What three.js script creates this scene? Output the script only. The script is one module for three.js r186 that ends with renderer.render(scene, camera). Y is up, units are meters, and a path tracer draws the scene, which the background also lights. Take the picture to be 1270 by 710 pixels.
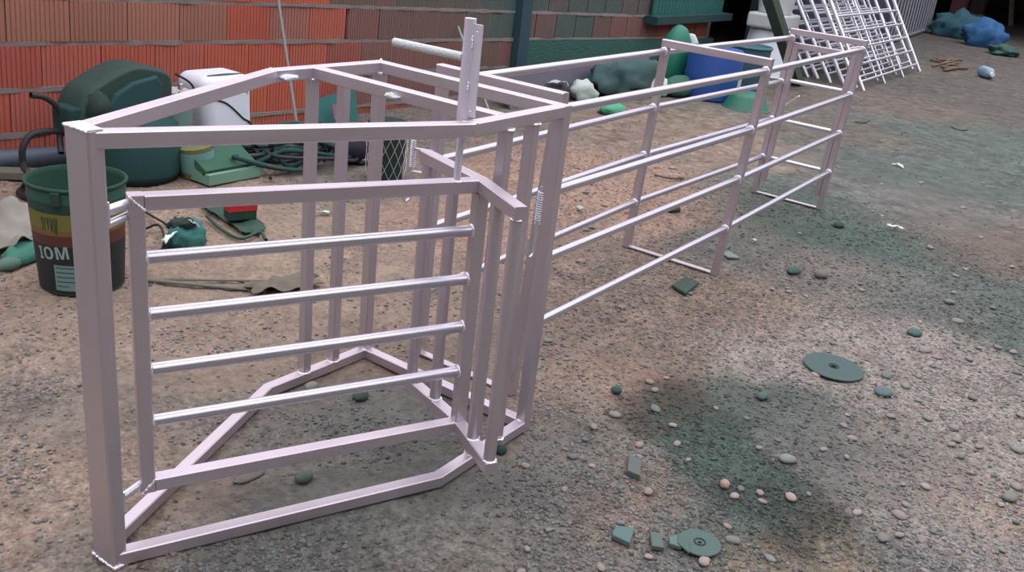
import * as THREE from 'three';
import { mergeGeometries, mergeVertices } from 'three/addons/utils/BufferGeometryUtils.js';
import { RoundedBoxGeometry } from 'three/addons/geometries/RoundedBoxGeometry.js';

// ---------------------------------------------------------------- camera, sky, exposure
// x runs along the race (away to the right), z across it (towards the viewer), y is up
const FOCAL = 1168.33, EYE = new THREE.Vector3(-0.889, 1.3512, 1.5211);
const D2R = Math.PI / 180, PITCH = 21.7182 * D2R, ROLL = 6.5971 * D2R, YAW = 56.6112 * D2R;
const FW = new THREE.Vector3(Math.sin(YAW) * Math.cos(PITCH), -Math.sin(PITCH), -Math.cos(YAW) * Math.cos(PITCH));
const R0 = new THREE.Vector3().crossVectors(FW, new THREE.Vector3(0, 1, 0)).normalize();
const U0 = new THREE.Vector3().crossVectors(R0, FW);
const RIGHT = R0.clone().multiplyScalar(Math.cos(ROLL)).addScaledVector(U0, Math.sin(ROLL));
const UP = U0.clone().multiplyScalar(Math.cos(ROLL)).addScaledVector(R0, -Math.sin(ROLL));
const scene = new THREE.Scene();
const camera = new THREE.PerspectiveCamera(2 * Math.atan(355 / FOCAL) / D2R, 1270 / 710, 0.05, 200);
camera.position.copy(EYE);
camera.quaternion.setFromRotationMatrix(new THREE.Matrix4().makeBasis(RIGHT, UP, FW.clone().negate()));
scene.add(camera);

const renderer = new THREE.WebGLRenderer({ antialias: true });
renderer.toneMapping = THREE.LinearToneMapping;
renderer.toneMappingExposure = 1.0;
renderer.shadowMap.enabled = true;
{ // overcast sky: three times as bright overhead as at the horizon, the same all round
  const W = 64, H = 32, d = new Float32Array(W * H * 4);
  for (let j = 0; j < H; j++) for (let i = 0; i < W; i++) {
    const el = ((j + .5) / H - .5) * Math.PI, s = Math.max(0, Math.sin(el)), L = 2.65 * (1 + 2 * s) / 3, k = (j * W + i) * 4;
    d[k] = L * 1.0; d[k + 1] = L * .965; d[k + 2] = L * 1.05; d[k + 3] = 1;
  }
  const t = new THREE.DataTexture(d, W, H, THREE.RGBAFormat, THREE.FloatType);
  t.mapping = THREE.EquirectangularReflectionMapping; t.magFilter = t.minFilter = THREE.LinearFilter; t.needsUpdate = true;
  scene.background = t; scene.environment = t;
}

// ---------------------------------------------------------------- helpers
function rng(a) { return () => { a |= 0; a = a + 0x6D2B79F5 | 0; let t = Math.imul(a ^ a >>> 15, 1 | a); t = t + Math.imul(t ^ t >>> 7, 61 | t) ^ t; return ((t ^ t >>> 14) >>> 0) / 4294967296; }; }
const hash2 = (x, y) => { let h = Math.imul(x, 374761393) + Math.imul(y, 668265263) | 0; h = Math.imul(h ^ h >>> 13, 1274126177); return ((h ^ h >>> 16) >>> 0) / 4294967296; };
function vn(x, y) {
  const i = Math.floor(x), j = Math.floor(y), f = x - i, g = y - j, u = f * f * (3 - 2 * f), v = g * g * (3 - 2 * g);
  const a = hash2(i, j), b = hash2(i + 1, j), c = hash2(i, j + 1), d = hash2(i + 1, j + 1);
  return a + (b - a) * u + (c - a) * v + (a - b - c + d) * u * v;
}
const fbm = (x, y, n) => { let s = 0, a = .5, t = 0; for (let k = 0; k < n; k++) { s += a * vn(x + k * 17.3, y - k * 9.1); t += a; a *= .5; x *= 2.03; y *= 2.03; } return s / t; };
const vn3 = (x, y, z) => (vn(x + z * 1.7 + 5, y - z * 1.3) + vn(y + x * .7 + 31, z + x * .4) + vn(z + y * .6 - 11, x - y * .3 + 3)) / 3;
const V = (x, y, z) => new THREE.Vector3(x, y, z);
const ray = (px, py) => FW.clone().multiplyScalar(FOCAL).addScaledVector(RIGHT, px - 635).addScaledVector(UP, 355 - py);
const G = (px, py, h = 0) => { const d = ray(px, py); return EYE.clone().addScaledVector(d, (h - EYE.y) / d.y); };
const atZ = (px, py, z) => { const d = ray(px, py); return EYE.clone().addScaledVector(d, (z - EYE.z) / d.z); };
const atX = (px, py, x) => { const d = ray(px, py); return EYE.clone().addScaledVector(d, (x - EYE.x) / d.x); };
const used = new Map();
function numbered(n) { const k = used.get(n) ?? 0; used.set(n, k + 1); return k ? n + '_' + String(k).padStart(3, '0') : n; }
function shade(o) { o.castShadow = o.receiveShadow = true; return o; }
function part(name, geo, mat, parent) { const m = shade(new THREE.Mesh(geo, mat)); m.name = name; parent.add(m); return m; }
function thing(name, label, category, pos = [0, 0, 0], group) {
  const g = new THREE.Group(); g.name = numbered(name); g.position.set(...pos); g.userData = { label, category };
  if (group) g.userData.group = group;
  scene.add(g); return g;
}
function solo(name, geo, mat, label, category, pos, group) {
  const m = shade(new THREE.Mesh(geo, mat)); m.name = numbered(name); m.userData = { label, category };
  if (group) m.userData.group = group;
  if (pos) m.position.copy(pos.isVector3 ? pos : V(...pos));
  scene.add(m); return m;
}
function struct(name, geo, mat, parent = scene) { const m = shade(new THREE.Mesh(geo, mat)); m.name = name; if (parent === scene) m.userData.kind = 'structure'; parent.add(m); return m; }

// a straight tube of chamfered rectangular section from a to b; ends cut by planes with normals na, nb (mitres)
function bar(a, b, w, h, { up = V(0, 1, 0), na, nb, ch = .0025, off = V(0, 0, 0) } = {}) {
  const d = b.clone().sub(a).normalize(), lat = V(0, 0, 0).crossVectors(d, up).normalize(), u = V(0, 0, 0).crossVectors(lat, d).normalize();
  na = na ?? d; nb = nb ?? d;
  const x = w / 2, y = h / 2, c = Math.min(ch, x * .5, y * .5);
  const sec = [[x, -y + c], [x, y - c], [x - c, y], [-x + c, y], [-x, y - c], [-x, -y + c], [-x + c, -y], [x - c, -y]];
  const at = (p, n, [s, t]) => { const o = lat.clone().multiplyScalar(s).addScaledVector(u, t); return p.clone().add(o).addScaledVector(d, -o.dot(n) / d.dot(n)).sub(off); };
  const A = sec.map((s) => at(a, na, s)), B = sec.map((s) => at(b, nb, s)), pos = [], uv = [], L = a.distanceTo(b);
  let per = 0;
  const tri = (...v) => v.forEach(([p, q, r]) => { pos.push(p.x, p.y, p.z); uv.push(q, r); });
  for (let i = 0; i < 8; i++) {
    const j = (i + 1) % 8, e = Math.hypot(sec[j][0] - sec[i][0], sec[j][1] - sec[i][1]);
    tri([A[i], 0, per], [B[i], L, per], [B[j], L, per + e], [A[i], 0, per], [B[j], L, per + e], [A[j], 0, per + e]); per += e;
  }
  for (let i = 1; i < 7; i++) { tri([A[0], 0, 0], [A[i], sec[i][0], sec[i][1]], [A[i + 1], sec[i + 1][0], sec[i + 1][1]]); tri([B[0], 0, 0], [B[i + 1], sec[i + 1][0], sec[i + 1][1]], [B[i], sec[i][0], sec[i][1]]); }
  const g = new THREE.BufferGeometry(); g.setAttribute('position', new THREE.Float32BufferAttribute(pos, 3)); g.setAttribute('uv', new THREE.Float32BufferAttribute(uv, 2));
  // outward winding
  g.computeVertexNormals();
  const n = g.attributes.normal, p0 = V(pos[0], pos[1], pos[2]), mid = A.reduce((s, v) => s.add(v), V(0, 0, 0)).multiplyScalar(1 / 8);
  if (V(n.getX(0), n.getY(0), n.getZ(0)).dot(p0.sub(mid)) < 0) {
    for (let k = 0; k < pos.length; k += 9) for (let m = 0; m < 3; m++) [pos[k + 3 + m], pos[k + 6 + m]] = [pos[k + 6 + m], pos[k + 3 + m]];
    for (let k = 0; k < uv.length; k += 6) for (let m = 0; m < 2; m++) [uv[k + 2 + m], uv[k + 4 + m]] = [uv[k + 4 + m], uv[k + 2 + m]];
    g.setAttribute('position', new THREE.Float32BufferAttribute(pos, 3)); g.setAttribute('uv', new THREE.Float32BufferAttribute(uv, 2)); g.computeVertexNormals();
  }
  return g;
}
function rod(a, b, r, { r2 = r, n = 18, off = V(0, 0, 0) } = {}) {
  const L = a.distanceTo(b), g = new THREE.CylinderGeometry(r2, r, L, n, 1), uv = g.attributes.uv;
  for (let i = 0; i < uv.count; i++) uv.setXY(i, uv.getY(i) * L, uv.getX(i) * 6.28 * r);
  g.applyQuaternion(new THREE.Quaternion().setFromUnitVectors(V(0, 1, 0), b.clone().sub(a).normalize()));
  const m = a.clone().add(b).multiplyScalar(.5).sub(off); return g.translate(m.x, m.y, m.z);
}
function hose(pts, r, seg = 60, n = 8, closed = false) { return new THREE.TubeGeometry(new THREE.CatmullRomCurve3(pts, closed), seg, r, n, closed); }
// weld bead: a lumpy ring of metal round the end of a member
const wr = rng(77);
function bead(c, dir, r, thick = .004, off = V(0, 0, 0)) {
  const g = new THREE.TorusGeometry(r, thick, 6, 22), p = g.attributes.position;
  for (let i = 0; i < p.count; i++) { const k = 1 + (vn(p.getX(i) * 400 + c.x * 900, p.getY(i) * 400 + c.y * 700 + p.getZ(i) * 200) - .5) * .25; p.setXYZ(i, p.getX(i) * k, p.getY(i) * k, p.getZ(i) * (.6 + k * .6)); }
  g.computeVertexNormals(); g.applyQuaternion(new THREE.Quaternion().setFromUnitVectors(V(0, 0, 1), dir.clone().normalize()));
  const m = c.clone().sub(off); return g.translate(m.x, m.y, m.z);
}
// a row of weld drops along a line
function seam(a, b, r, n, off = V(0, 0, 0)) {
  const gs = [];
  for (let i = 0; i < n; i++) { const g = new THREE.IcosahedronGeometry(r * (.7 + .6 * wr()), 1), t = (i + .5) / n; const q = a.clone().lerp(b, t).sub(off); g.translate(q.x + (wr() - .5) * r * .5, q.y + (wr() - .5) * r * .5, q.z + (wr() - .5) * r * .5); gs.push(g); }
  return mergeGeometries(gs);
}
// lumpy closed shape (cloth heap, stone, bag)
function lump(rx, ry, rz, seed, rough, freq, detail = 3, flat = 0) {
  let g = new THREE.IcosahedronGeometry(1, detail); g.deleteAttribute('uv'); g.deleteAttribute('normal'); g = mergeVertices(g, 1e-4);
  const p = g.attributes.position;
  for (let i = 0; i < p.count; i++) {
    const v = V(p.getX(i), p.getY(i), p.getZ(i)), k = 1 + rough * (vn3(v.x * freq + seed, v.y * freq - seed, v.z * freq + seed * .3) - .5) * 2 + rough * .5 * (vn3(v.x * freq * 2.7, v.y * freq * 2.7 + seed, v.z * freq * 2.7) - .5) * 2;
    v.multiplyScalar(k); if (flat && v.y < -flat) v.y = -flat;
    p.setXYZ(i, v.x * rx, v.y * ry, v.z * rz);
  }
  g.computeVertexNormals(); const uv = []; for (let i = 0; i < p.count; i++) uv.push(p.getX(i) + p.getY(i) * .3, p.getZ(i) + p.getY(i) * .7);
  g.setAttribute('uv', new THREE.Float32BufferAttribute(uv, 2)); return g;
}
// thin crumpled sheet lying in xz with thickness
function sheet(w, d, amp, freq, seed, n = 22, edge = .12, th = .003) {
  const g = new THREE.BoxGeometry(w, th, d, n, 1, n), p = g.attributes.position;
  for (let i = 0; i < p.count; i++) {
    let x = p.getX(i), z = p.getZ(i); const ang = Math.atan2(z / d, x / w), rr = Math.hypot(x / w, z / d) * 2;
    const cut = 1 - edge * rr * (vn(Math.cos(ang) * 3 + seed, Math.sin(ang) * 3 + seed) * 2);
    const y = p.getY(i) + amp * Math.pow(fbm(x * freq + seed, z * freq - seed, 3), 1.6) * 1.6;
    p.setXYZ(i, x * cut, y, z * cut);
  }
  g.computeVertexNormals(); return g;
}
const ck = (hex) => new THREE.Color(hex);
function noiseTex(n, f, rep, lo = 0, hi = 255) {
  const d = new Uint8Array(n * n * 4);
  for (let j = 0; j < n; j++) for (let i = 0; i < n; i++) { const v = lo + (hi - lo) * f(i, j), k = (j * n + i) * 4; d[k] = d[k + 1] = d[k + 2] = Math.max(0, Math.min(255, v)); d[k + 3] = 255; }
  const t = new THREE.DataTexture(d, n, n); t.wrapS = t.wrapT = THREE.RepeatWrapping; t.magFilter = THREE.LinearFilter; t.minFilter = THREE.LinearMipmapLinearFilter; t.generateMipmaps = true; t.repeat.set(rep, rep); t.needsUpdate = true; return t;
}
// ---------------------------------------------------------------- materials
const steelRough = noiseTex(256, (i, j) => .8 + .25 * (fbm(i * .02, j * .06, 2) - .5) + .15 * (fbm(i * .04 + 9, j * .04, 2) - .5), 2);
const grain = noiseTex(256, (i, j) => fbm(i * .25, j * .25, 3), 6);
const M = {};
const mat = (c, rough = .85, o = {}) => new THREE.MeshStandardMaterial({ color: ck(c), roughness: rough, ...o });
M.steel = new THREE.MeshStandardMaterial({ color: new THREE.Color(.61, .553, .60), metalness: .82, roughness: .55, roughnessMap: steelRough });
M.pipe = new THREE.MeshStandardMaterial({ color: new THREE.Color(.61, .59, .66), metalness: .85, roughness: .4, roughnessMap: steelRough });
M.weld = new THREE.MeshStandardMaterial({ color: new THREE.Color(.86, .84, .9), metalness: .75, roughness: .42 });
M.zinc = new THREE.MeshStandardMaterial({ color: new THREE.Color(.78, .79, .86), metalness: .9, roughness: .35 });
M.lever = new THREE.MeshStandardMaterial({ color: new THREE.Color(.74, .71, .8), metalness: .4, roughness: .42 });
M.green = mat('#1f4a3c', .7, { bumpMap: grain, bumpScale: .002 });
M.greenDark = mat('#1b332d', .8, { bumpMap: grain, bumpScale: .002 });
M.teal = mat('#2b6862', .75, { bumpMap: grain, bumpScale: .001 });
M.tealDark = mat('#1f4747', .85, { bumpMap: grain, bumpScale: .002 });
M.black = mat('#23282b', .6);
M.hoseGreen = mat('#2b4a40', .65);
M.white = mat('#dfe6f0', .55);
M.whiteDirty = mat('#c9cfcf', .75, { bumpMap: grain, bumpScale: .002 });
M.blue = mat('#2c539c', .5);
M.red = mat('#b02a30', .7);
M.wood = mat('#6e5b4c', .9, { bumpMap: grain, bumpScale: .002 });
M.woodGrey = mat('#6b6a60', .9, { bumpMap: grain, bumpScale: .002 });
M.greySheet = mat('#4b4856', .6);
M.paleGreen = mat('#7fae96', .8, { bumpMap: grain, bumpScale: .002 });

// ================================================================ ground
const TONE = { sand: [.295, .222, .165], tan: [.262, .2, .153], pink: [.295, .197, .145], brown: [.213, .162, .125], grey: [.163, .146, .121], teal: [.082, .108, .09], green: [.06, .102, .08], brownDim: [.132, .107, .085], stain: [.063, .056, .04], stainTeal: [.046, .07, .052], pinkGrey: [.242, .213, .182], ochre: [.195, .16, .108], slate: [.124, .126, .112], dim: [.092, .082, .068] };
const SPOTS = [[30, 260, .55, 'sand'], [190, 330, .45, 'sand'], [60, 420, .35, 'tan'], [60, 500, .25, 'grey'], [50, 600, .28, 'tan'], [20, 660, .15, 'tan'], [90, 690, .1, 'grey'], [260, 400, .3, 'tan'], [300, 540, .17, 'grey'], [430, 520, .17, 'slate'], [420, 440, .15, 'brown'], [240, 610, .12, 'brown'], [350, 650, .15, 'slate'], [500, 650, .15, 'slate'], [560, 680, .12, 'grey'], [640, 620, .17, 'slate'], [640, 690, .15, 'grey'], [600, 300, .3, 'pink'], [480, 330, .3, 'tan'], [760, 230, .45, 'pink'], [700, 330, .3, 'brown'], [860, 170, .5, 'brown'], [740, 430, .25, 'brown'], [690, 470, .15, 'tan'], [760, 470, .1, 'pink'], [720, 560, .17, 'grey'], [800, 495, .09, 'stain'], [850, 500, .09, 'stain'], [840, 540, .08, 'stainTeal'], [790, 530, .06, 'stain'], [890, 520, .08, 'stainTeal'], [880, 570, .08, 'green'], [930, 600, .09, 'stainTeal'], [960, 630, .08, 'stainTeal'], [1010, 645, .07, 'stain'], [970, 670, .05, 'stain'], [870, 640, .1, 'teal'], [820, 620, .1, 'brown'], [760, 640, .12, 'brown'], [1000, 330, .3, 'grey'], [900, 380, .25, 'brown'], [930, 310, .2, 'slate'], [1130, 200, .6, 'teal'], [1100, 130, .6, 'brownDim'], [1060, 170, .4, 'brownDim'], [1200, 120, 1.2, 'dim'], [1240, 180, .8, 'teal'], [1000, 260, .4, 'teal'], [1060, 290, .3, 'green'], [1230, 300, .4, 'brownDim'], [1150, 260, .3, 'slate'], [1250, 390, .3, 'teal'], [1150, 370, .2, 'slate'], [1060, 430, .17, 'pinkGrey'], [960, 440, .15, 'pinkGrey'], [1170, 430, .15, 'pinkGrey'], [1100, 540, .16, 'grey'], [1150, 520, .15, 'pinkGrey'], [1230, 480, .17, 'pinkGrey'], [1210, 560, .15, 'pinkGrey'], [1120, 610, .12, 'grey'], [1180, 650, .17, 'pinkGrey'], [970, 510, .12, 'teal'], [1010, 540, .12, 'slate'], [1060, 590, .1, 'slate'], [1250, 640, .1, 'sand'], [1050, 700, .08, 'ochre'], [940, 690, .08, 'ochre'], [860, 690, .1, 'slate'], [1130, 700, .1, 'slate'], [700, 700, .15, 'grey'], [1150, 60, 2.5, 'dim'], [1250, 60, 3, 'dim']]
  .map(([x, y, r, c]) => { const g = G(x, y); return [g.x, g.z, r, TONE[c]]; });
function groundTone(x, z, out) {
  const wx = x + .16 * (fbm(x * 3.1, z * 3.1 + 40, 4) - .5) + .05 * (vn(x * 22, z * 22) - .5), wz = z + .16 * (fbm(x * 3.1 + 70, z * 3.1, 4) - .5) + .05 * (vn(x * 22 + 9, z * 22) - .5);
  let s = .02, r = TONE.grey[0] * s, g = TONE.grey[1] * s, b = TONE.grey[2] * s;
  for (let k = 0; k < SPOTS.length; k++) {
    const q = SPOTS[k], dx = wx - q[0], dz = wz - q[1], e = (dx * dx + dz * dz) / (q[2] * q[2]);
    if (e < 6) { const w = Math.exp(-e) / (.05 + q[2]); s += w; r += w * q[3][0]; g += w * q[3][1]; b += w * q[3][2]; }
  }
  out[0] = r / s; out[1] = g / s; out[2] = b / s; return out;
}
const NEAR = { x0: -.9, z0: -2.95, s: 5.4 };
function groundTexture(x0, z0, sx, sz, nx, nz, fine) {
  const d = new Uint8Array(nx * nz * 4), b = fine ? new Uint8Array(nx * nz * 4) : null, c = [0, 0, 0];
  const cell = fine ? 8 : 2, cw = Math.ceil(nx / cell) + 2, cz = Math.ceil(nz / cell) + 2, base = new Float32Array(cw * cz * 3);   // the tone changes slowly: take it on a coarser grid
  for (let j = 0; j < cz; j++) for (let i = 0; i < cw; i++) { groundTone(x0 + i * cell / nx * sx, z0 + j * cell / nz * sz, c); base.set(c, (j * cw + i) * 3); }
  const enc = (v) => 255 * (v <= .0031308 ? 12.92 * v : 1.055 * Math.pow(v, 1 / 2.4) - .055);
  for (let j = 0; j < nz; j++) for (let i = 0; i < nx; i++) {
    const x = x0 + (i + .5) / nx * sx, z = z0 + (j + .5) / nz * sz, a = i / cell, e = j / cell, i0 = a | 0, j0 = e | 0, f = a - i0, g = e - j0, k = (j * nx + i) * 4;
    const p = (j0 * cw + i0) * 3, q = p + cw * 3;
    const n1 = fine ? fbm(x * 60, z * 60, 3) : fbm(x * 14, z * 14, 4), n2 = fine ? hash2(i >> 1, j >> 1) : hash2(i, j), n3 = fine ? vn(x * 160 + 5, z * 160) : vn(x * 38 + 5, z * 38), n4 = fbm(x * 9, z * 9 + 3, 2);
    const rough = fbm(x * 2.3 + 60, z * 2.3, 3), gv = Math.max(.25, Math.min(1, (rough - .35) * 3 + (x + z > 1.6 ? .45 : 0)));
    let m = .84 + .75 * (n1 - .5) * (.6 + .7 * gv) + .35 * (n4 - .5) + (.3 * (n2 - .5) + .4 * (n3 - .5)) * gv, grit = 0;
    if (n3 > .86) { m *= 1 + .3 * gv; grit = 1; } else if (n3 < .12) { m *= 1 - .34 * gv; }
    const tint = (vn(x * 45 + 80, z * 45) - .5) * .11;
    for (let h = 0; h < 3; h++) {
      let v = (base[p + h] * (1 - f) + base[p + 3 + h] * f) * (1 - g) + (base[q + h] * (1 - f) + base[q + 3 + h] * f) * g;
      v *= m * (h === 0 ? 1 + tint : h === 1 ? 1 - tint * .25 : 1 - tint * .35);
      d[k + h] = Math.max(0, Math.min(255, enc(Math.min(1, v))));
    }
    d[k + 3] = 255;
    if (b) { b[k] = b[k + 1] = b[k + 2] = Math.max(0, Math.min(255, 255 * (.55 * n1 + .25 * n3 + .12 * n2 + .08 * grit))); b[k + 3] = 255; }
  }
  const mk = (arr, srgb) => { const t = new THREE.DataTexture(arr, nx, nz); if (srgb) t.colorSpace = THREE.SRGBColorSpace; t.magFilter = THREE.LinearFilter; t.minFilter = THREE.LinearMipmapLinearFilter; t.generateMipmaps = true; t.needsUpdate = true; return t; };
  return [mk(d, true), b && mk(b, false)];
}
// relief of the yard in metres; trackways scraped diagonally on the near left
const ST0 = G(40, 590), STA = G(0, 562), STB = G(110, 512), SD = STB.clone().sub(STA).normalize();
function scrape(x, z) { const dx = x - ST0.x, dz = z - ST0.z, k = Math.exp(-(dx * dx + dz * dz) / .2); if (k < .03) return 0; const a = dx * SD.x + dz * SD.z, b = -dx * SD.z + dz * SD.x; return k * (vn(b * 34 + 3, a * 2.2) - .5); }
function relief(x, z) {
  return scrape(x, z) * .011 + (fbm(x * 2.2, z * 2.2 + 11, 3) - .5) * .008 + (fbm(x * 14, z * 14, 3) - .5) * .009 + (fbm(x * 45 + 3, z * 45, 2) - .5) * .006 - .004;
}
{
  const N = 520, g = new THREE.PlaneGeometry(NEAR.s, NEAR.s, N, N).rotateX(-Math.PI / 2).translate(NEAR.x0 + NEAR.s / 2, 0, NEAR.z0 + NEAR.s / 2), p = g.attributes.position, uv = g.attributes.uv;
  for (let i = 0; i < p.count; i++) {
    const x = p.getX(i), z = p.getZ(i), e = Math.min(1, Math.min(x - NEAR.x0, NEAR.x0 + NEAR.s - x, z - NEAR.z0, NEAR.z0 + NEAR.s - z) / .3);
    p.setY(i, relief(x, z) * e); uv.setXY(i, (x - NEAR.x0) / NEAR.s, (z - NEAR.z0) / NEAR.s);
  }
  g.computeVertexNormals();
  const [map, bump] = groundTexture(NEAR.x0, NEAR.z0, NEAR.s, NEAR.s, 2048, 2048, true);
  struct('ground', g, new THREE.MeshStandardMaterial({ map, bumpMap: bump, bumpScale: .008, roughness: .95 }));
  const F = { x0: -1, z0: -5, sx: 34, sz: 14 }, [fmap] = groundTexture(F.x0, F.z0, F.sx, F.sz, 2048, 1024, false), fm = new THREE.MeshStandardMaterial({ map: fmap, roughness: .95 });
  const rects = [[NEAR.x0 + NEAR.s, 40, -14, 10], [-5, NEAR.x0, -14, 10], [NEAR.x0, NEAR.x0 + NEAR.s, NEAR.z0 + NEAR.s, 10], [NEAR.x0, NEAR.x0 + NEAR.s, -14, NEAR.z0]].map(([a, b, c, d]) => {
    const q = new THREE.PlaneGeometry(b - a, d - c).rotateX(-Math.PI / 2).translate((a + b) / 2, 0, (c + d) / 2), P = q.attributes.position, T = q.attributes.uv;
    for (let i = 0; i < P.count; i++) T.setXY(i, (P.getX(i) - F.x0) / F.sx, (P.getZ(i) - F.z0) / F.sz);
    return q;
  });
  struct('ground_beyond', mergeGeometries(rects), fm);
}

// ================================================================ brick wall
const WALL_Z = -2.788, TILT = .0345, BL = .3015, BH = .2085;
{
  const wall = new THREE.Group(); wall.name = 'wall_back'; wall.userData = { kind: 'structure', label: 'hollow red clay block wall with rough mortar beds' };
  wall.position.set(1.3, .549, WALL_Z); wall.rotation.z = -TILT; scene.add(wall);
  const len = BL - .006, hgt = BH - .017, dep = .1;
  function brickGeo(seed) {   // twelve ribs on the face
    const s = new THREE.Shape(), n = 13, r = rng(seed); s.moveTo(-len / 2, -dep); s.lineTo(-len / 2, 0);
    for (let i = 0; i < n; i++) { const x0 = -len / 2 + len * i / n, w = len / n, d = .0028 + .0012 * r(); if (i) s.lineTo(x0, 0); s.lineTo(x0 + w * .68, 0); if (i < n - 1) { s.lineTo(x0 + w * .74, -d); s.lineTo(x0 + w * .94, -d); } }
    s.lineTo(len / 2, 0); s.lineTo(len / 2, -dep);
    const g = new THREE.ExtrudeGeometry(s, { depth: hgt, bevelEnabled: false }); g.rotateX(-Math.PI / 2);   // shape y -> -z ... face towards +z
    g.computeBoundingBox(); g.translate(0, -g.boundingBox.min.y - hgt / 2, 0); g.scale(1, 1, -1);
    const p = g.attributes.position, ix = g.index; g.computeVertexNormals();
    const q = g.toNonIndexed ? (g.index ? g.toNonIndexed() : g) : g, P = q.attributes.position;
    for (let k = 0; k < P.count; k += 3) { const t = [P.getX(k + 1), P.getY(k + 1), P.getZ(k + 1)]; P.setXYZ(k + 1, P.getX(k + 2), P.getY(k + 2), P.getZ(k + 2)); P.setXYZ(k + 2, ...t); }
    q.computeVertexNormals(); q.computeBoundingBox(); q.translate(0, 0, -q.boundingBox.max.z);
    return q;
  }
  const geos = [1, 2, 3].map(brickGeo), fr = noiseTex(128, (i, j) => fbm(i * .2, j * .2, 3), 3);
  const clay = (c) => mat(c, .92, { bumpMap: fr, bumpScale: .0015 });
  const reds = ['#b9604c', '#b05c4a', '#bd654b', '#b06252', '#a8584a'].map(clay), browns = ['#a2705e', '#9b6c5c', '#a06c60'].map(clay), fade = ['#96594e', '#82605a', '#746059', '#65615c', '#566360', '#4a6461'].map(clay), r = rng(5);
  const rows = [];
  for (let row = -1; row <= 4; row++) {           // row 1 stands on the second bed seen in the picture
    const y0 = (1 - row) * BH, phase = (row & 1 ? .035 : .035 + BL / 2 + .006);
    for (let k = -6; k < 27; k++) {
      const s = phase + (k + .5) * BL, u = 1.3 + s; if (u > 8.92 || u < .0) continue;
      const bottom = .549 + y0 - s * TILT; if (bottom < -.24) continue;
      if (u > 5.42 && row >= 2) continue;         // rendered plinth there
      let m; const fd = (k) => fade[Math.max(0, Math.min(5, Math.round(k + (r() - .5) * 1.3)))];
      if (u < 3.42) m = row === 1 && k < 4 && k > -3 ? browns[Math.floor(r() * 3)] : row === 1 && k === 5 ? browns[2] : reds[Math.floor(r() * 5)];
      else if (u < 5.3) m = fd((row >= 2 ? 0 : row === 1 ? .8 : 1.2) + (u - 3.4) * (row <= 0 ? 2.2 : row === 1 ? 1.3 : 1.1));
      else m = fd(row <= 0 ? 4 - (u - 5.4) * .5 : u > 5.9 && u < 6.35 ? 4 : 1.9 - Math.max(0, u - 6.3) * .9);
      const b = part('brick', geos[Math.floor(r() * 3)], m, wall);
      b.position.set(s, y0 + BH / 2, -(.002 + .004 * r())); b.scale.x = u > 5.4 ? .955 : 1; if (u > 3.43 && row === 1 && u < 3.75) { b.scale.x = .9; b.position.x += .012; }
    }
  }
  // backing and mortar beds
  const mortar = mat('#a39a97', .95, { bumpMap: fr, bumpScale: .004 });
  part('backing', new THREE.BoxGeometry(9.2, 1.75, .16).translate(3.02, -.27, -.185), mat('#8f7468', .95), wall);
  for (let b = -2; b <= 3; b++) {
    const y = -b * BH + .0, g = new THREE.BoxGeometry(8.9, .018, .1, 400, 2, 2).translate(3.1, 0, -.053), p = g.attributes.position;
    for (let i = 0; i < p.count; i++) if (p.getZ(i) > -.02) { const x = p.getX(i), f = fbm(x * 7 + b * 31, b * 3, 3); p.setZ(i, p.getZ(i) + (f - .42) * .02); p.setY(i, p.getY(i) * (.7 + 1.1 * fbm(x * 9 + b * 13, 4, 2))); }
    g.translate(0, y - .001, 0); g.computeVertexNormals(); part('mortar_bed', g, mortar, wall);
  }
  // broken open joint
  const oj = lump(.012, .085, .012, 3, .5, 2.5, 2); part('broken_mortar', oj.translate(2.165, .09, -.012), mat('#7a4a40', .95), wall);
  // wall above the frame, one mass
  struct('wall_upper', new THREE.BoxGeometry(10.2, .8, .24).rotateZ(-TILT).translate(3.95, 1.28, WALL_Z - .12), clay('#8a5a4c'));
  // rendered plinth and pilaster on the right-hand stretch
  struct('trim_1', new THREE.BoxGeometry(3.62, .8, .05).rotateZ(-TILT).translate(7.22, -.06, WALL_Z - .012), mat('#355f58', .9, { bumpMap: fr, bumpScale: .004 }));
  struct('trim_2', new THREE.BoxGeometry(.135, 2.6, .12).translate(5.33, 1.1, WALL_Z + .0), mat('#2d4a52', .85));
}

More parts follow.
